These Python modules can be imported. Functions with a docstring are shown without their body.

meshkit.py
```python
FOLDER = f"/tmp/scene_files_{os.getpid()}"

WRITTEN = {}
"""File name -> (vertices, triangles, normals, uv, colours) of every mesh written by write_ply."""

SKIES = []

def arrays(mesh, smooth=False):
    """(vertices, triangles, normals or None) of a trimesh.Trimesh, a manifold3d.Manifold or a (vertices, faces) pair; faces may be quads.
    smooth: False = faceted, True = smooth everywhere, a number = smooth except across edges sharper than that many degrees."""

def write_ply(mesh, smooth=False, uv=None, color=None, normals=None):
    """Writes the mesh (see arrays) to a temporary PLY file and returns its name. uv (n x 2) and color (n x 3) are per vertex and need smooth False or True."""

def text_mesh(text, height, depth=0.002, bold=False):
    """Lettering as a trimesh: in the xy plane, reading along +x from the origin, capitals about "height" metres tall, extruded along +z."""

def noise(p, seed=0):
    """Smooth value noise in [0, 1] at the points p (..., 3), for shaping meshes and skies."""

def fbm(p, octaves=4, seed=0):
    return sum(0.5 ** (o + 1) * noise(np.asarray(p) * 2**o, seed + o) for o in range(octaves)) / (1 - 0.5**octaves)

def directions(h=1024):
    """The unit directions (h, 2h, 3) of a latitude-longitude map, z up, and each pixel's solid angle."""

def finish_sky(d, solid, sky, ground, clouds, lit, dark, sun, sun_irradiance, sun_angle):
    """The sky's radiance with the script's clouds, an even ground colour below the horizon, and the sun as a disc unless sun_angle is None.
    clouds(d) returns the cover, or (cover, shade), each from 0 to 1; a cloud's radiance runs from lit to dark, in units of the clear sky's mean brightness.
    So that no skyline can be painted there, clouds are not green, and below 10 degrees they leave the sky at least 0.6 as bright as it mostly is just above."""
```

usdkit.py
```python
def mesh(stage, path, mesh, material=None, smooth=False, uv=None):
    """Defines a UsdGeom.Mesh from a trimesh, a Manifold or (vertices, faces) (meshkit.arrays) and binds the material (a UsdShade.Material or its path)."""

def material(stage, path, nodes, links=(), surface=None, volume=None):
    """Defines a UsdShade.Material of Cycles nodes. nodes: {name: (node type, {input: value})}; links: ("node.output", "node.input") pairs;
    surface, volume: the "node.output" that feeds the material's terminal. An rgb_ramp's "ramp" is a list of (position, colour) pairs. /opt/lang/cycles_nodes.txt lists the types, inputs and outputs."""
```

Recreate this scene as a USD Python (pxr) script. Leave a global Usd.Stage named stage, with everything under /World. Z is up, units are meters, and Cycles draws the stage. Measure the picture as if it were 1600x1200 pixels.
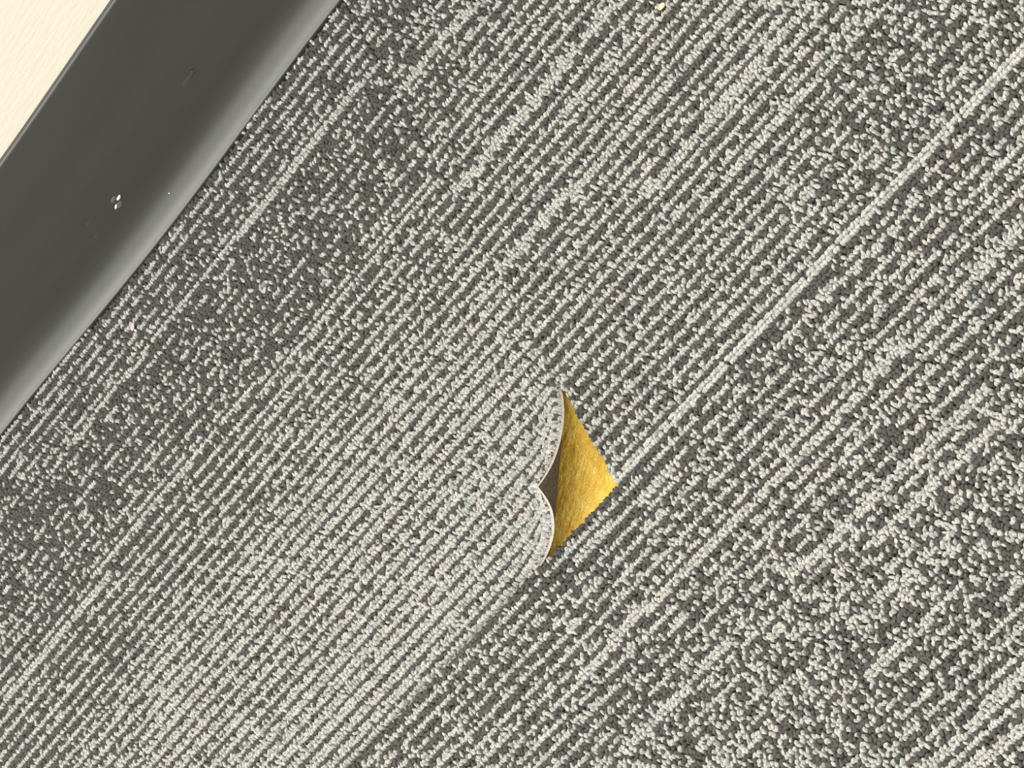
"""Carpet tiles along a cream wall with a dark rubber cove base; one tile's corner has come unglued and curls up over a patch of dried yellow adhesive."""
import math
import numpy as np
import trimesh
from scipy.interpolate import RegularGridInterpolator
from scipy.spatial.transform import Rotation
from shapely.geometry import Polygon
from pxr import Gf, Sdf, Usd, UsdGeom, UsdLux, Vt
import usdkit
from meshkit import fbm, noise

stage = Usd.Stage.CreateInMemory()
UsdGeom.SetStageUpAxis(stage, UsdGeom.Tokens.z)
UsdGeom.SetStageMetersPerUnit(stage, 1.0)
stage.DefinePrim('/World', 'Xform')

# ------------------------------------------------------------------ camera, light, exposure
# Origin: the meeting point of the three carpet tiles. x runs along the wall, y towards the wall, z up.
TOP = 0.005                                    # height of the carpet's surface above the floor
EXPOSURE = -0.3
cam = UsdGeom.Camera.Define(stage, '/World/camera')
right, down, fwd = (np.array(v) for v in ((0.58983562, -0.4105823, -0.69535323), (-0.65649204, -0.74522939, -0.11683904), (-0.47022562, 0.52540969, -0.70910685)))
eye = (0.55820217, -0.57300041, 0.87232589 + TOP)
cam.AddTransformOp().Set(Gf.Matrix4d(*right, 0, *(-down), 0, *(-fwd), 0, *eye, 1))
cam.CreateHorizontalApertureAttr(36.0)
cam.CreateFocalLengthAttr(36.0 * 4500 / 1600)
cam.CreateClippingRangeAttr((0.02, 50.0))
cam.CreateExposureAttr(EXPOSURE)
dome = UsdLux.DomeLight.Define(stage, '/World/room_light')          # light from the pale room all round
dome.CreateIntensityAttr(0.62)
dome.CreateColorAttr(Gf.Vec3f(1.0, 0.985, 0.95))
for name, power, place in (('ceiling_panel', 8.0, (0.75, -0.25, 2.55)), ('ceiling_panel_001', 26.0, (-1.75, -0.55, 2.55))):   # two ceiling panels
    panel = UsdLux.RectLight.Define(stage, '/World/' + name)
    panel.CreateWidthAttr(1.2)
    panel.CreateHeightAttr(0.6)
    panel.CreateIntensityAttr(power)
    panel.CreateColorAttr(Gf.Vec3f(1.0, 0.985, 0.955))
    panel.AddTranslateOp().Set(Gf.Vec3d(*place))


# ------------------------------------------------------------------ helpers
used = {}


def path_for(name, parent='/World'):
    key = f'{parent}/{name}'
    n = used[key] = used.get(key, -1) + 1
    return key if n == 0 else f'{key}_{n:03d}'


def tag(prim, label=None, category=None, kind=None, group=None):
    for k, v in (('label', label), ('category', category), ('kind', kind), ('group', group)):
        if v:
            prim.SetCustomDataByKey(k, v)
    return prim


def part(name, mesh, mat, parent='/World', smooth=False, **kw):
    p = usdkit.mesh(stage, path_for(name, str(parent)), mesh, mat, smooth=smooth).GetPrim()
    return tag(p, **kw)


def thing(name, label, category, loc=(0, 0, 0), group=None):
    x = UsdGeom.Xform.Define(stage, path_for(name))
    x.AddTranslateOp().Set(Gf.Vec3d(*loc))
    return tag(x.GetPrim(), label, category, group=group)


def lin(r, g, b):
    f = lambda c: c / 12.92 if c <= 0.04045 else ((c + 0.055) / 1.055) ** 2.4
    return tuple(f(v / 255) for v in (r, g, b))


def mat(name, nodes, links, surface='p.BSDF'):
    return usdkit.material(stage, '/World/Looks/' + name, nodes, links, surface=surface)


def h(*a, seed=0):
    """A repeatable random number in [0, 1) for integer arrays."""
    v = np.uint64(seed * 7919 + 12345)
    out = None
    for k, x in enumerate(a):
        t = np.asarray(x, np.int64).astype(np.uint64) * np.uint64((0x9E3779B97F4A7C15, 0xC2B2AE3D27D4EB4F, 0x165667B19E3779F9)[k])
        out = t if out is None else out ^ (t + (out << np.uint64(7)) + (out >> np.uint64(3)))
    out = out ^ (v * np.uint64(0xD6E8FEB86659FD93))
    out = (out ^ (out >> np.uint64(31))) * np.uint64(0xBF58476D1CE4E5B9)
    out = (out ^ (out >> np.uint64(27))) * np.uint64(0x94D049BB133111EB)
    return ((out ^ (out >> np.uint64(31))) >> np.uint64(11)).astype(float) / 2.0**53


# ------------------------------------------------------------------ materials
def yarn(name, stops, mottling):
    return mat(name, {
        'oi': ('object_info', {}),
        'r': ('rgb_ramp', {'ramp': stops, 'interpolate': True}),
        'g': ('geometry', {}),
        'n': ('noise_texture', {'scale': 1500.0, 'detail': 2.0}),
        'mr': ('map_range', {'from_min': 0.3, 'from_max': 0.7, 'to_min': 1 - mottling, 'to_max': 1 + mottling}),
        'm': ('mix_color', {'blend_type': 'multiply', 'fac': 1.0, 'use_clamp': False}),
        'cc': ('combine_color', {}),
        'n2': ('noise_texture', {'scale': 2600.0, 'detail': 2.0}),
        'bp': ('bump', {'strength': 0.8, 'distance': 0.0007}),
        'p': ('principled_bsdf', {'roughness': 0.75, 'specular_ior_level': 0.25, 'sheen_weight': 0.12, 'sheen_roughness': 0.5}),
    }, [('oi.random', 'r.fac'), ('g.position', 'n.vector'), ('g.position', 'n2.vector'), ('n.fac', 'mr.value'),
        ('mr.result', 'cc.r'), ('mr.result', 'cc.g'), ('mr.result', 'cc.b'), ('r.color', 'm.a'), ('cc.color', 'm.b'), ('m.result', 'p.base_color'),
        ('n2.fac', 'bp.height'), ('bp.normal', 'p.normal')])


LIGHT = yarn('light_yarn', [(0, lin(156, 159, 155)), (0.25, lin(204, 203, 195)), (0.5, lin(187, 190, 185)), (0.75, lin(204, 198, 190)), (1, lin(189, 194, 189))], 0.35)
DARK = yarn('dark_yarn', [(0, lin(96, 93, 87)), (0.3, lin(78, 75, 71)), (0.6, lin(86, 87, 81)), (0.85, lin(89, 83, 82)), (1, lin(70, 71, 68))], 0.22)

BACKING = mat('backing_fabric', {
    'g': ('geometry', {}), 'n': ('noise_texture', {'scale': 900.0, 'detail': 3.0}),
    'r': ('rgb_ramp', {'ramp': [(0.3, lin(72, 65, 55)), (0.7, lin(98, 90, 78))]}),
    'bp': ('bump', {'strength': 0.5, 'distance': 0.0006}),
    'p': ('principled_bsdf', {'roughness': 0.9, 'specular_ior_level': 0.15})},
    [('g.position', 'n.vector'), ('n.fac', 'r.fac'), ('r.color', 'p.base_color'), ('n.fac', 'bp.height'), ('bp.normal', 'p.normal')])
EDGE = mat('cut_edge', {
    'g': ('geometry', {}), 'n': ('noise_texture', {'scale': 1400.0, 'detail': 3.0}),
    'r': ('rgb_ramp', {'ramp': [(0.3, lin(180, 172, 160)), (0.7, lin(216, 210, 198))]}),
    'bp': ('bump', {'strength': 0.5, 'distance': 0.0005}),
    'p': ('principled_bsdf', {'roughness': 0.85, 'specular_ior_level': 0.2})},
    [('g.position', 'n.vector'), ('n.fac', 'r.fac'), ('r.color', 'p.base_color'), ('n.fac', 'bp.height'), ('bp.normal', 'p.normal')])
GLUE = mat('dried_adhesive', {
    'g': ('geometry', {}),
    'mp': ('mapping', {'scale': (1.0, 0.45, 1.0), 'rotation': (0, 0, -0.5)}),
    'n': ('noise_texture', {'scale': 260.0, 'detail': 5.0, 'roughness': 0.65}),
    'n2': ('noise_texture', {'scale': 1300.0, 'detail': 3.0, 'roughness': 0.6}),
    'r': ('rgb_ramp', {'ramp': [(0.25, lin(222, 166, 50)), (0.5, lin(250, 206, 86)), (0.75, lin(255, 230, 124))]}),
    'r2': ('rgb_ramp', {'ramp': [(0.3, (0.6, 0.5, 0.4)), (0.5, (1, 1, 1))]}),
    'm': ('mix_color', {'blend_type': 'multiply', 'fac': 0.8}),
    'bp': ('bump', {'strength': 0.75, 'distance': 0.0012}),
    'p': ('principled_bsdf', {'roughness': 0.55, 'specular_ior_level': 0.4})},
    [('g.position', 'mp.vector'), ('mp.vector', 'n.vector'), ('g.position', 'n2.vector'), ('n.fac', 'r.fac'), ('n2.fac', 'r2.fac'), ('r.color', 'm.a'), ('r2.color', 'm.b'),
     ('m.result', 'p.base_color'), ('n2.fac', 'bp.height'), ('bp.normal', 'p.normal')])
CONCRETE = mat('concrete', {
    'g': ('geometry', {}), 'n': ('noise_texture', {'scale': 40.0, 'detail': 6.0}),
    'r': ('rgb_ramp', {'ramp': [(0.3, lin(110, 108, 102)), (0.7, lin(140, 136, 128))]}),
    'p': ('principled_bsdf', {'roughness': 0.9})},
    [('g.position', 'n.vector'), ('n.fac', 'r.fac'), ('r.color', 'p.base_color')])
PAINT = mat('cream_wall_paint', {
    'g': ('geometry', {}),
    'mp': ('mapping', {'scale': (0.22, 1.0, 1.0), 'rotation': (0, 0.28, 0)}),
    'n': ('noise_texture', {'scale': 420.0, 'detail': 4.0}),
    'bp': ('bump', {'strength': 0.25, 'distance': 0.0006}),
    'p': ('principled_bsdf', {'base_color': lin(239, 231, 213), 'roughness': 0.55, 'specular_ior_level': 0.3})},
    [('g.position', 'mp.vector'), ('mp.vector', 'n.vector'), ('n.fac', 'bp.height'), ('bp.normal', 'p.normal')])
RUBBER = mat('dark_rubber', {
    'g': ('geometry', {}), 'n': ('noise_texture', {'scale': 1100.0, 'detail': 2.0}),
    'mp': ('mapping', {'scale': (0.12, 1.0, 1.0)}), 'n3': ('noise_texture', {'scale': 60.0, 'detail': 3.0}),
    'r': ('rgb_ramp', {'ramp': [(0.3, lin(54, 55, 49)), (0.7, lin(60, 60, 54))]}),
    'bp': ('bump', {'strength': 0.10, 'distance': 0.0003}),
    'p': ('principled_bsdf', {'roughness': 0.45, 'specular_ior_level': 1.0})},
    [('g.position', 'n.vector'), ('g.position', 'mp.vector'), ('mp.vector', 'n3.vector'), ('n3.fac', 'r.fac'), ('r.color', 'p.base_color'), ('n.fac', 'bp.height'), ('bp.normal', 'p.normal')])

FRAY = yarn('frayed_yarn', [(0, lin(170, 165, 156)), (0.5, lin(200, 195, 186)), (1, lin(184, 178, 170))], 0.2)


def plain(name, rgb, rough=0.8, spec=0.3):
    return mat(name, {'p': ('principled_bsdf', {'base_color': lin(*rgb), 'roughness': rough, 'specular_ior_level': spec})}, [])


SCUFFED = plain('scuffed_rubber', (226, 226, 220), 0.45, 0.6)
SCUFF_DULL = plain('dull_scuff', (100, 99, 94), 0.6)
SCUFF_FAINT = plain('faint_scuff', (66, 66, 61), 0.42, 0.9)
PINK = plain('pink_paper', (246, 190, 186))
LINT = plain('white_lint', (240, 240, 226), 0.9)
ORANGE = plain('apricot_crumb', (246, 216, 160))

# ------------------------------------------------------------------ floor, wall, baseboard


def wall_line(x):
    """Where the toe of the cove base meets the carpet: the wall is not quite straight."""
    t = np.clip((np.asarray(x, float) + 0.16) / 0.155, -1, 1)
    return 0.2914 + 0.0038 * np.sin(np.pi / 2 * t) ** 2


slab = trimesh.creation.box((4.0, 3.4, 0.1))
slab.apply_translation((0, -1.35, -0.05))
part('floor', slab, CONCRETE, kind='structure', label='grey concrete subfloor under the carpet tiles')

XS = np.unique(np.concatenate([np.linspace(-1.8, -0.34, 12), np.linspace(-0.34, 0.02, 73), np.linspace(0.02, 1.8, 12)]))


def sweep(profile, closed=True):
    """A profile of (depth beyond the wall line, height) swept along the wall."""
    pr = np.array(profile)
    n = len(pr)
    v = np.stack([np.repeat(XS[:, None], n, 1), wall_line(XS)[:, None] + pr[None, :, 0], np.repeat(pr[None, :, 1], len(XS), 0)], -1).reshape(-1, 3)
    i, j = np.meshgrid(np.arange(len(XS) - 1), np.arange(n if closed else n - 1), indexing='ij')
    a, b = i * n + j, i * n + (j + 1) % n
    q = np.stack([a, a + n, b + n, b], -1).reshape(-1, 4)[:, ::-1]
    f = np.vstack([q[:, [0, 1, 2]], q[:, [0, 2, 3]]])
    cap = [[0, k + 1, k] for k in range(1, n - 1)]
    f = np.vstack([f, cap, [[len(v) - n + a for a in c[::-1]] for c in cap]])
    m = trimesh.Trimesh(v, f, process=False)
    trimesh.repair.fix_normals(m)
    return m


WALL = 0.0135
part('wall_back', sweep([(WALL, 0.0), (WALL, 2.6), (WALL + 0.12, 2.6), (WALL + 0.12, 0.0)]), PAINT, kind='structure', label='cream painted wall above the dark baseboard')
bez = lambda a, c, b, n: [tuple((1 - t) ** 2 * np.array(a) + 2 * t * (1 - t) * np.array(c) + t * t * np.array(b)) for t in np.linspace(0, 1, n)]
profile = [(WALL, 0.0), (0.0, 0.0), (0.0, 0.0050), (0.0002, 0.0055)] + bez((0.0004, 0.0057), (0.0040, 0.0073), (0.0075, 0.0112), 10)[:-1] + bez((0.0075, 0.0112), (0.0106, 0.0150), (0.0108, 0.0265), 16) + [(0.0108, 0.05), (0.0108, 0.08), (0.0108, 0.1040)] + bez((0.0108, 0.1052), (0.0108, 0.1066), (0.0122, 0.1066), 6) + [(WALL, 0.1066)]
base = part('baseboard_back', sweep(profile), RUBBER, smooth=40, kind='structure', label='charcoal rubber cove baseboard along the carpet edge')

# ------------------------------------------------------------------ the carpet's pattern (millimetres on the floor)
# Yarn is tufted in rows 2.27 mm apart along x; every third row is a stripe row. A field lists (x, y, share of light yarn in stripe rows, in the row after, in the third row).
FIELD_A = [(-293, 287, 0.85, 0.15, 0.03), (-226, 284, 0.85, 0.15, 0.03), (-149, 283, 0.85, 0.15, 0.03), (-69, 283, 0.85, 0.15, 0.03), (-5, 283, 0.85, 0.15, 0.03), (-269, 275, 0.85, 0.15, 0.05), (-201, 275, 0.85, 0.15, 0.05), (-131, 275, 0.85, 0.15, 0.05), (-59, 273, 0.8, 0.15, 0.05), (-335, 229, 0.3, 0.2, 0.17), (-291, 230, 0.3, 0.2, 0.17), (-254, 241, 0.28, 0.2, 0.18), (-254, 220, 0.35, 0.2, 0.15), (-200, 231, 0.3, 0.22, 0.2), (-143, 248, 0.3, 0.22, 0.22), (-109, 241, 0.3, 0.22, 0.22), (-70, 233, 0.35, 0.22, 0.2), (-39, 232, 0.38, 0.25, 0.2), (-169, 217, 0.35, 0.22, 0.18), (-126, 215, 0.35, 0.22, 0.18), (-86, 210, 0.4, 0.22, 0.15), (-327, 173, 0.75, 0.12, 0.08), (-361, 159, 0.9, 0.2, 0.05), (-234, 179, 0.8, 0.2, 0.1), (-160, 164, 0.9, 0.25, 0.05), (-240, 125, 0.95, 0.35, 0.08), (-106, 164, 0.85, 0.25, 0.1), (-38, 174, 0.75, 0.25, 0.15), (-80, 126, 0.95, 0.4, 0.06), (-25, 134, 0.9, 0.35, 0.08), (-13, 97, 0.93, 0.55, 0.06), (-212, 84, 0.95, 0.65, 0.1), (-270, 80, 0.95, 0.8, 0.12), (-129, 55, 0.97, 0.85, 0.12), (-74, 64, 0.97, 0.85, 0.15), (-28, 62, 0.97, 0.9, 0.25), (-194, 34, 0.97, 0.85, 0.15), (-59, 17, 0.97, 0.85, 0.2), (-325, 102, 0.9, 0.45, 0.08), (-142, 111, 0.95, 0.6, 0.08), (-204, 182, 0.85, 0.2, 0.08), (-300, 168, 0.8, 0.2, 0.1)]
FIELD_B = [(25, 251, 0.5, 0.3, 0.2), (27, 211, 0.55, 0.35, 0.25), (56, 210, 0.92, 0.28, 0.09), (83, 182, 0.92, 0.24, 0.06), (30, 172, 0.92, 0.24, 0.07), (50, 140, 0.92, 0.28, 0.05), (-1, 170, 0.7, 0.25, 0.1), (0, 214, 0.5, 0.3, 0.2), (39, 93, 0.92, 0.36, 0.06), (107, 157, 0.92, 0.28, 0.05), (110, 100, 0.92, 0.28, 0.09), (81, 90, 0.92, 0.4, 0.09), (142, 86, 0.92, 0.32, 0.09), (167, 94, 0.92, 0.48, 0.07), (119, 54, 0.92, 0.52, 0.09), (161, 56, 0.92, 0.56, 0.12), (193, 52, 0.6, 0.5, 0.4), (198, 19, 0.55, 0.45, 0.4), (225, 40, 0.7, 0.5, 0.3), (247, 21, 0.6, 0.5, 0.4), (157, 24, 0.65, 0.5, 0.35), (119, 26, 0.92, 0.4, 0.18), (79, 28, 0.92, 0.4, 0.15), (35, 25, 0.92, 0.4, 0.12), (14, 26, 0.92, 0.32, 0.15), (20, 66, 0.92, 0.4, 0.07), (6, 124, 0.92, 0.28, 0.06), (16, 85, 0.92, 0.28, 0.06)]
FIELD_D = [(170, -9, 0.82, 0.2, 0.12), (112, -10, 0.82, 0.2, 0.12), (52, -11, 0.82, 0.2, 0.12), (7, -14, 0.82, 0.2, 0.12), (-38, -17, 0.82, 0.2, 0.12), (-104, -14, 0.82, 0.2, 0.12), (-173, -10, 0.9, 0.3, 0.16), (215, -22, 0.9, 0.32, 0.16), (180, -46, 0.9, 0.32, 0.16), (128, -41, 0.9, 0.32, 0.16), (63, -51, 0.9, 0.32, 0.16), (3, -50, 0.9, 0.32, 0.16), (-61, -50, 0.9, 0.32, 0.16), (-106, -49, 0.9, 0.32, 0.16), (165, -90, 0.56, 0.42, 0.36), (111, -90, 0.56, 0.42, 0.36), (53, -91, 0.56, 0.42, 0.36), (-6, -91, 0.56, 0.42, 0.36), (-48, -92, 0.56, 0.42, 0.36), (130, -137, 0.56, 0.42, 0.36), (75, -139, 0.56, 0.42, 0.36), (25, -131, 0.56, 0.42, 0.36), (102, -174, 0.9, 0.32, 0.16), (77, -184, 0.9, 0.32, 0.16), (93, -205, 0.9, 0.32, 0.16), (156, -63, 0.9, 0.32, 0.16), (99, -65, 0.9, 0.32, 0.16)]
STRIPES = [('A', 253.7, -127, -17, 1.5, 0), ('A', 253.6, -271, -127, 1.0, 0), ('A', 185.8, -293, -149, 1.0, 0), ('A', 178.7, -149, -4, 1.2, 0), ('A', 178.3, -382, -282, 1.5, 0), ('A', 293.7, -312, -1, 1.0, 0), ('B', 229.9, -5, 63, 2.0, 0), ('B', 167.0, 0, 120, 2.0, 0), ('B', 148.3, 71, 133, 1.5, 0), ('B', 117.1, 54, 166, 2.0, 0), ('B', 119.3, -34, 54, 1.5, 0), ('B', 88.8, 81, 184, 2.0, 0), ('B', 63.1, 117, 168, 2.0, 0), ('B', 1.6, 1, 260, 1.7, 1), ('D', -10.6, 92, 183, 1.7, 0), ('D', -13.1, -35, 28, 1.7, 0), ('D', 17.2, 95, 154, 1.0, 0), ('D', -51.3, 122, 210, 2.0, 0), ('D', -51.7, 75, 120, 2.0, 0), ('D', -52.0, -63, 75, 2.0, 0), ('D', -88.6, 62, 163, 1.6, 0), ('D', -102.5, 84, 171, 1.2, 0), ('D', -89.9, -70, 8, 1.6, 0), ('D', -104.6, -34, 5, 1.0, 0), ('D', -141.2, 57, 109, 1.2, 0), ('D', -184.1, 61, 111, 2.0, 0), ('D', -197.1, 74, 102, 2.0, 0)]
PITCH, STITCH = 2.27, 1.58


def field(points, x, y, sigma=22.0):
    p = np.array(points, float)
    out = np.zeros((len(x), 3))
    for i in range(0, len(x), 4000):
        d2 = (x[i:i + 4000, None] - p[:, 0]) ** 2 + (y[i:i + 4000, None] - p[:, 1]) ** 2
        w = np.exp(-d2 / (2 * sigma**2)) + 1e-6 / (1 + d2 / 400)
        out[i:i + 4000] = (w @ p[:, 2:5]) / w.sum(1, keepdims=True)
    return out


def tuft(tile, points, x0, x1, y0, y1, phase, seed, edge=0.8):
    """Every loop of a tile: position (mm), light or dark, sideways and lengthwise size, turn, height."""
    k = np.arange(math.floor(y0 / PITCH) - 1, math.ceil(y1 / PITCH) + 2)
    i = np.arange(math.floor(x0 / STITCH) - 1, math.ceil(x1 / STITCH) + 2)
    K, I = (a.ravel() for a in np.meshgrid(k, i, indexing='ij'))
    r = lambda s: h(I + 5000, K + 5000, seed=seed * 40 + s)
    X0, Y0 = (I + 0.5 * (K % 2)) * STITCH, K * PITCH + phase
    stripe = np.zeros(len(X0))
    smooth = np.zeros(len(X0), bool)
    near = np.zeros(len(X0), bool)
    for t, sy, sx0, sx1, width, sm in STRIPES:
        if t != tile:
            continue
        wob = 2.2 * (noise(np.stack([X0 / 26.0, 0 * X0 + sy, 0 * X0], -1), 3) - 0.5)
        d = np.abs(Y0 - sy - wob * (0 if sm else 1))
        end = np.clip(np.minimum(X0 - sx0, sx1 - X0) / 6 + 1, 0, 1)
        inside = d < width * PITCH * 0.5 + 0.15
        stripe = np.maximum(stripe, np.where(inside, 0.97 * end, 0))
        smooth |= inside & bool(sm)
        near |= (d < PITCH * (width * 0.5 + 1.1)) & (end > 0.5)
    F = field(points, X0, Y0)
    third = K % 3
    F[:, 2] *= np.where(F[:, 2] > 0.3, 0.85, 0.5) * (0.7 if tile == 'B' else 1)                        # third rows stay darkest
    F[:, 1] = np.clip(0.5 + 1.35 * (F[:, 1] - 0.5), 0.1, 0.97) if tile == 'A' else F[:, 1] * (0.8 if tile == 'B' else 1)
    F[:, 0] = np.minimum(0.99, F[:, 0] * (1.12 if tile == 'B' else 1.04))
    P = F[np.arange(len(K)), third]
    row = h(K + 5000, seed=seed + 900)
    broken = noise(np.stack([X0 / 9.0, K * 7.31, 0 * X0 + seed], -1), 11) - 0.5
    slow = noise(np.stack([X0 / 45.0, K * 3.17, 0 * X0 + seed], -1), 12) - 0.5
    P = np.where(third == 0, P + 0.3 * broken * (1.1 - P) + 0.5 * (row - 0.36) * (1.08 - P), P * (0.6 + 0.8 * row) + 0.5 * slow * np.minimum(P, 1 - P) + 0.35 * broken * np.minimum(P, 1 - P))
    P = np.where(near & (stripe < 0.3), P * 0.45, P)
    P = np.maximum(P, stripe)
    light = r(1) < P
    line = (third == 0) | (stripe > 0.3)
    zig = np.where(I % 2 == 0, 1, -1) * 0.26
    wander = 0.8 * (noise(np.stack([X0 / 30.0, K * 0.21, 0 * X0 + seed], -1), 14) - 0.5)
    x = X0 + (r(2) - 0.5) * 0.75
    y = Y0 + np.where(smooth, 0, zig + (r(3) - 0.5) * np.where(line, 0.3, 0.9)) + wander
    sy = np.where(light, np.where(line, 1.02, 1.08), 1.05) * (0.82 + 0.36 * r(4))
    sx = np.where(light, np.where(line, 0.9, 0.8), 1.05) * (0.82 + 0.4 * r(5))
    sx, sy = np.where(smooth & light, sx * 1.35, sx), np.where(smooth & light, 0.95, sy)
    yaw = np.where(smooth, 0.05, np.where(line, 0.6, 1.0)) * (r(6) - 0.5) * 1.5
    hi = 1.23 * np.where(light, 1.0 + 0.10 * r(7), 0.80 + 0.18 * r(7)) + np.where(smooth, 0.03, 0)
    keep = (x > x0 + edge * (0.6 + 0.8 * r(8))) & (x < x1 - edge * (0.6 + 0.8 * r(8))) & (y > y0 + edge * (0.6 + 0.8 * r(9))) & (y < y1 - edge * (0.6 + 0.8 * r(9)))
    return [a[keep] for a in (x, y, light, sx, sy, yaw, hi, r(10))]


def loop_mesh(seed):
    """One loop of yarn standing up from the backing: 1.9 mm long, 2.5 mm wide, 3 mm high."""
    n = 8
    rings = [(0.86, 0.0), (1.0, 0.52), (0.93, 0.74), (0.66, 0.92)]
    a = np.arange(n) / n * 2 * np.pi
    v = [np.stack([0.00098 * s * np.cos(a + 0.2 * q), 0.00128 * s * np.sin(a + 0.2 * q), np.full(n, 0.003 * z)], -1) for q, (s, z) in enumerate(rings)]
    v = np.vstack(v + [[[0.0, 0.0, 0.003]]])
    f = [[q * n + j, q * n + (j + 1) % n, (q + 1) * n + (j + 1) % n] for q in range(3) for j in range(n)] + [[q * n + j, (q + 1) * n + (j + 1) % n, (q + 1) * n + j] for q in range(3) for j in range(n)] + [[3 * n + j, 3 * n + (j + 1) % n, 4 * n] for j in range(n)]
    bend = (fbm(v * 1100 + seed * 17.3, 2, seed) - 0.5)[:, None] * np.array([0.0015, 0.0017, 0.0008]) * (v[:, 2:] / 0.003)
    lean = np.array([math.cos(seed * 2.1), math.sin(seed * 2.1), 0]) * 0.00042 * (v[:, 2:] / 0.003) ** 2
    return trimesh.Trimesh(v + bend + lean, f, process=False)


LOOPS = [loop_mesh(s) for s in range(8)]


def pile(parent, name, mask, pos, frame, loops, material, label):
    """The loops of one yarn as one object: a PointInstancer of eight loop shapes."""
    x, y, light, sx, sy, yaw, hi, rnd = loops
    pi = UsdGeom.PointInstancer.Define(stage, path_for(name, str(parent.GetPath())))
    protos = []
    for s, m in enumerate(LOOPS):
        pm = usdkit.mesh(stage, f'{pi.GetPath()}/loop' + (f'_{s:03d}' if s else ''), m, material, smooth=True)
        protos.append(pm.GetPath())
    pi.CreatePrototypesRel().SetTargets(protos)
    n = int(mask.sum())
    pi.CreateProtoIndicesAttr(Vt.IntArray.FromNumpy((rnd[mask] * 7.999).astype(np.int32)))
    pi.CreatePositionsAttr(Vt.Vec3fArray.FromNumpy(pos[mask].astype(np.float32)))
    q = (Rotation.from_matrix(frame[mask]) * Rotation.from_euler('z', yaw[mask])).as_quat()
    pi.CreateOrientationsAttr(Vt.QuathArray([Gf.Quath(float(w), float(a), float(b), float(c)) for a, b, c, w in q]))
    pi.CreateScalesAttr(Vt.Vec3fArray.FromNumpy(np.stack([sx, sy, hi], -1)[mask].astype(np.float32)))
    tag(pi.GetPrim(), label, kind='stuff')


# ------------------------------------------------------------------ the curl of the loose corner
CURL = [0.10605396, 0.10114137, 0.03966719, 0.58930982, 0.46860052, 0.57653604, 0.34861588, -0.17091071]


def bend_tables():
    a, b = CURL[0], CURL[1]
    n = np.array([b, -a]) / math.hypot(a, b)
    L = -(np.array([0, b]) @ n)
    S = np.linspace(0, 1.35 * L, 700)
    ds = S[1] - S[0]
    ph = np.interp(S / L, [0, 0.3, 0.6, 0.85, 1.0], np.cumsum([0, *CURL[2:6]]))
    k = np.exp(-0.5 * (np.arange(-40, 41) / 14) ** 2)
    ph = np.convolve(np.pad(ph, 40, mode='edge'), k / k.sum(), 'valid')
    g = np.linspace(0.3, 1.7, 29)
    run = lambda fn: np.array([np.concatenate([[0], np.cumsum(fn((ph[1:] + ph[:-1]) / 2 * s) * ds)]) for s in g])
    make = lambda t: RegularGridInterpolator((g, S), t, bounds_error=False, fill_value=None)
    return n, L, make(run(np.cos)), make(run(np.sin))


FOLD_N, FOLD_L, RUN_U, RUN_Z = bend_tables()


def curl(p):
    """Where a point (x, y) of the flat tile lies on the curled tile (metres), relative to the flat surface."""
    t = np.array([-FOLD_N[1], FOLD_N[0]])
    s = p @ FOLD_N + FOLD_L
    w = p @ t
    s_ = np.clip(s, 0, None)
    q = np.stack([np.clip(1 + CURL[6] * w / FOLD_L, 0.3, 1.7), s_], -1)
    u, z = RUN_U(q), RUN_Z(q)
    return np.concatenate([p + np.outer(u - s_, FOLD_N) + np.outer(CURL[7] * z, t), z[:, None]], 1)


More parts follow.
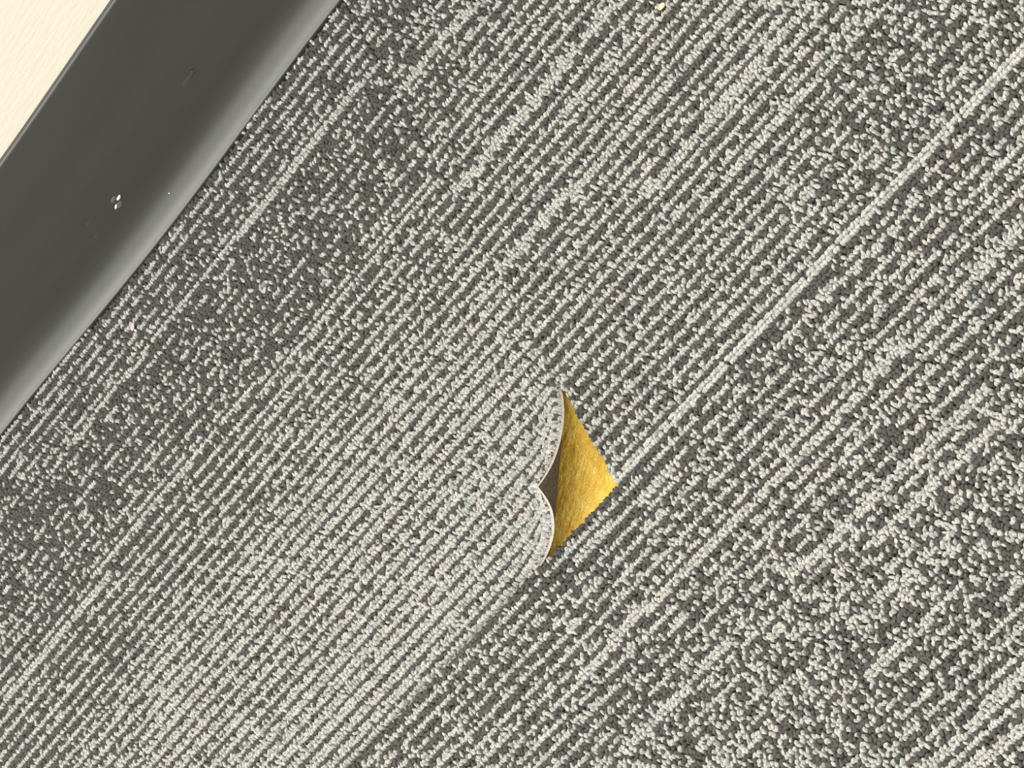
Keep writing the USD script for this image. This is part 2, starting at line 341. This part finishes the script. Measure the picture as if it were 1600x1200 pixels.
def curl_frame(p):
    e = 4e-4
    tx = curl(p + [e, 0]) - curl(p - [e, 0])
    ty = curl(p + [0, e]) - curl(p - [0, e])
    nz = np.cross(tx, ty)
    tx /= np.linalg.norm(tx, axis=1, keepdims=True)
    nz /= np.linalg.norm(nz, axis=1, keepdims=True)
    return np.stack([tx, np.cross(nz, tx), nz], -1)


BACK = 0.0013                                  # thickness of a tile's backing


def sheet(xs, ys, bent):
    """A backing sheet, its upper face at height BACK; returns (upper and lower faces, the cut rim)."""
    X, Y = np.meshgrid(xs, ys, indexing='ij')
    p = np.stack([X.ravel(), np.minimum(Y.ravel(), wall_line(X.ravel()))], -1)
    nx, ny = len(xs), len(ys)
    if bent:
        up = curl(p) + [0, 0, BACK]
        dn = up - curl_frame(p)[:, :, 2] * BACK
    else:
        up, dn = np.c_[p, np.full(len(p), BACK)], np.c_[p, np.zeros(len(p))]
    i, j = np.meshgrid(np.arange(nx - 1), np.arange(ny - 1), indexing='ij')
    a = (i * ny + j).ravel()
    quad = np.stack([a, a + ny, a + ny + 1, a + 1], -1)
    tri = np.vstack([quad[:, [0, 1, 2]], quad[:, [0, 2, 3]]])
    faces = trimesh.Trimesh(np.vstack([up, dn]), np.vstack([tri, tri[:, ::-1] + len(p)]), process=False)
    ring = np.concatenate([np.arange(nx) * ny, (nx - 1) * ny + np.arange(1, ny), (np.arange(nx - 1) * ny + ny - 1)[::-1], np.arange(1, ny - 1)[::-1]])
    m = len(ring)
    out = np.vstack([up[ring], dn[ring]])
    k = np.arange(m)
    rim = trimesh.Trimesh(out, np.vstack([np.stack([k, m + k, m + (k + 1) % m], -1), np.stack([k, m + (k + 1) % m, (k + 1) % m], -1)]), process=False)
    return faces, rim


def carpet_tile(tile, label, points, x0, x1, y0, y1, phase, seed, pile_box, bent=False, edge=0.3):
    t = thing('carpet_tile', label, 'carpet tile')
    g = 0.0002
    if bent:
        xs = np.concatenate([np.linspace(x0, -0.24, 27)[:-1], np.linspace(-0.24, -g, 161)])
        ys = np.concatenate([np.linspace(g, 0.16, 108), np.linspace(0.16, y1, 15)[1:]])
    else:
        xs, ys = np.linspace(x0 + (g if x0 == 0 else 0), x1, 41), np.linspace(y0 + (g if y0 == 0 else 0), y1 - (g if y1 == 0 else 0), 21)
    faces, rim = sheet(xs, ys, bent)
    part('backing', faces, BACKING, t.GetPath(), smooth=40)
    part('cut_edge', rim, EDGE, t.GetPath(), smooth=60, label='pale trimmed edge of the tile backing' if bent else None)
    loops = tuft(tile, points, *pile_box, phase, seed, edge)
    x, y = loops[0] / 1000, loops[1] / 1000
    ok = y < wall_line(x) - 0.0002
    loops = [a[ok] for a in loops]
    x, y = x[ok], y[ok]
    p = np.stack([x, y], -1)
    if bent:
        frame = curl_frame(p)
        pos = curl(p) + [0, 0, BACK] - frame[:, :, 2] * 0.0001
    else:
        frame = np.repeat(np.eye(3)[None], len(p), 0)
        pos = np.c_[p, np.full(len(p), BACK - 0.0001)]
    pile(t, 'dark_loop_pile', ~loops[2], pos, frame, loops, DARK, 'charcoal grey loops of the pile')
    pile(t, 'light_loop_pile', loops[2], pos, frame, loops, LIGHT, 'off-white loops of the pile')
    if bent:                                   # stubs of cut yarn along the two free edges
        n = 1500
        k = np.arange(n)
        along, off = h(k, seed=71), h(k, seed=72)
        q = np.where((k % 2 == 0)[:, None], np.stack([-0.0003 - 0.0016 * off, 0.002 + 0.1 * along], -1), np.stack([-0.002 - 0.16 * along, 0.0003 + 0.0016 * off], -1))
        fr = curl_frame(q)
        stub = (q[:, 0], q[:, 1], None, 0.45 + 0.4 * h(k, seed=73), 0.4 + 0.4 * h(k, seed=74), 6.28 * h(k, seed=75), 0.25 + 0.35 * h(k, seed=76), h(k, seed=77))
        pale = h(k, seed=78) < 0.72
        pos = curl(q) + [0, 0, BACK] - fr[:, :, 2] * 0.0001
        pile(t, 'frayed_pale_yarn', pale, pos, fr, stub, FRAY, 'pale cut yarn stubs along the curled edge')
        pile(t, 'frayed_dark_yarn', ~pale, pos, fr, stub, DARK, 'dark cut yarn stubs along the curled edge')
    return t, loops


carpet_tile('A', 'grey striped carpet tile against the baseboard, its corner curled up off the yellow glue', FIELD_A, -0.61, 0.0, 0.0, 0.30, 0.0, 1, (-560, 0, 0, 300), bent=True, edge=0.45)
carpet_tile('B', 'flat striped grey carpet tile at upper right, between baseboard and long bright seam', FIELD_B, 0.0, 0.61, 0.0, 0.30, 0.55, 2, (0, 420, 0, 300))
carpet_tile('D', 'flat speckled grey carpet tile at lower right, below the long bright seam', FIELD_D, -0.32, 0.29, -0.61, 0.0, 0.7, 3, (-320, 290, -330, 0))

# ------------------------------------------------------------------ the dried glue
gx, gy = np.linspace(-0.135, 0.0, 226), np.linspace(0.0, 0.098, 164)
GX, GY = np.meshgrid(gx, gy, indexing='ij')
p = np.stack([GX.ravel(), GY.ravel()], -1)
lift = curl(p)[:, 2]
q = np.c_[p, np.zeros(len(p))]
ridge = fbm(np.c_[p @ [170, 90], p @ [-300, 560], np.zeros(len(p))], 3, 5)
grain = fbm(q * 900, 3, 6)
z = np.minimum(0.0003 + 0.0008 * ridge + 0.0005 * grain, np.maximum(lift - 0.0003, 0.00005))
n = len(gy)
i, j = np.meshgrid(np.arange(len(gx) - 1), np.arange(n - 1), indexing='ij')
a = (i * n + j).ravel()
quad = np.stack([a, a + n, a + n + 1, a + 1], -1)
keep = (lift[quad] > 0.00015).all(1)
tri = np.vstack([quad[keep][:, [0, 1, 2]], quad[keep][:, [0, 2, 3]]])
part('glue_patch', trimesh.Trimesh(np.c_[p, z], tri, process=True), GLUE, smooth=True, label='patch of dried yellow carpet glue bared under the curled corner', category='glue')

# ------------------------------------------------------------------ marks on the baseboard, specks on the carpet


def blob(size, seed, rough=0.3, sub=2):
    m = trimesh.creation.icosphere(subdivisions=sub, radius=1.0)
    d = 1 + rough * (fbm(m.vertices * 1.7 + seed * 9.1, 3, seed) - 0.5) * 2
    return trimesh.Trimesh(m.vertices * d[:, None] * np.array(size), m.faces, process=False)


def on_face(x, z, size, turn, seed, proud=0.0):
    """A flat scrap lying on the baseboard's face."""
    m = blob(size, seed, 0.35)
    m.apply_transform(trimesh.transformations.rotation_matrix(turn, (0, 1, 0)))
    m.apply_translation((x, float(wall_line(x)) + 0.0108 - proud, z))
    return m


bp = base.GetPath()
part('gouge', trimesh.util.concatenate([on_face(-0.1482, 0.0342, (0.0018, 0.0007, 0.0009), -0.28, 1), on_face(-0.1541, 0.0321, (0.0017, 0.0007, 0.0006), -0.45, 2)]), SCUFFED, bp, smooth=True, label='small pale gouge with two bright torn lips in the dark rubber')
part('gouge_flap', trimesh.util.concatenate([on_face(-0.1525, 0.0312, (0.0024, 0.0005, 0.0016), -0.5, 3), on_face(-0.1500, 0.0362, (0.0022, 0.0004, 0.0013), -0.3, 4)]), SCUFF_DULL, bp, smooth=True, label='dull grey torn rubber around the pale gouge')
part('scuff', on_face(-0.0744, 0.0427, (0.0085, 0.00010, 0.0016), -0.12, 5), SCUFF_FAINT, bp, smooth=True, label='faint long scuff on the dark rubber')
part('scuff', on_face(-0.1752, 0.0303, (0.0012, 0.00012, 0.0010), 0.3, 6), SCUFF_FAINT, bp, smooth=True)
part('scuff', on_face(-0.1680, 0.0395, (0.0012, 0.00012, 0.0010), 0.1, 7), SCUFF_FAINT, bp, smooth=True)
speck = blob((0.0004, 0.0004, 0.0004), 8)
speck.apply_translation((-0.137, float(wall_line(-0.137)) + 0.0078, 0.0120))
part('dust_speck', speck, SCUFFED, bp, smooth=True)
for name, x, y, size, turn, m, label in (('paper_fleck', -0.2000, 0.2693, (0.0020, 0.0013, 0.0007), 0.5, PINK, 'tiny pink fleck on the carpet near the baseboard'),
                                         ('crumb', 0.1360, 0.1459, (0.0017, 0.0012, 0.0009), 0.2, ORANGE, 'tiny apricot coloured crumb on the striped carpet')):
    b = blob(size, 21 + len(name), 0.55)
    b.apply_transform(trimesh.transformations.rotation_matrix(turn, (0, 0, 1)))
    b.apply_translation((x, y, 0.0052 + 0.4 * size[2]))
    part(name, b, m, smooth=True, label=label, category='speck')
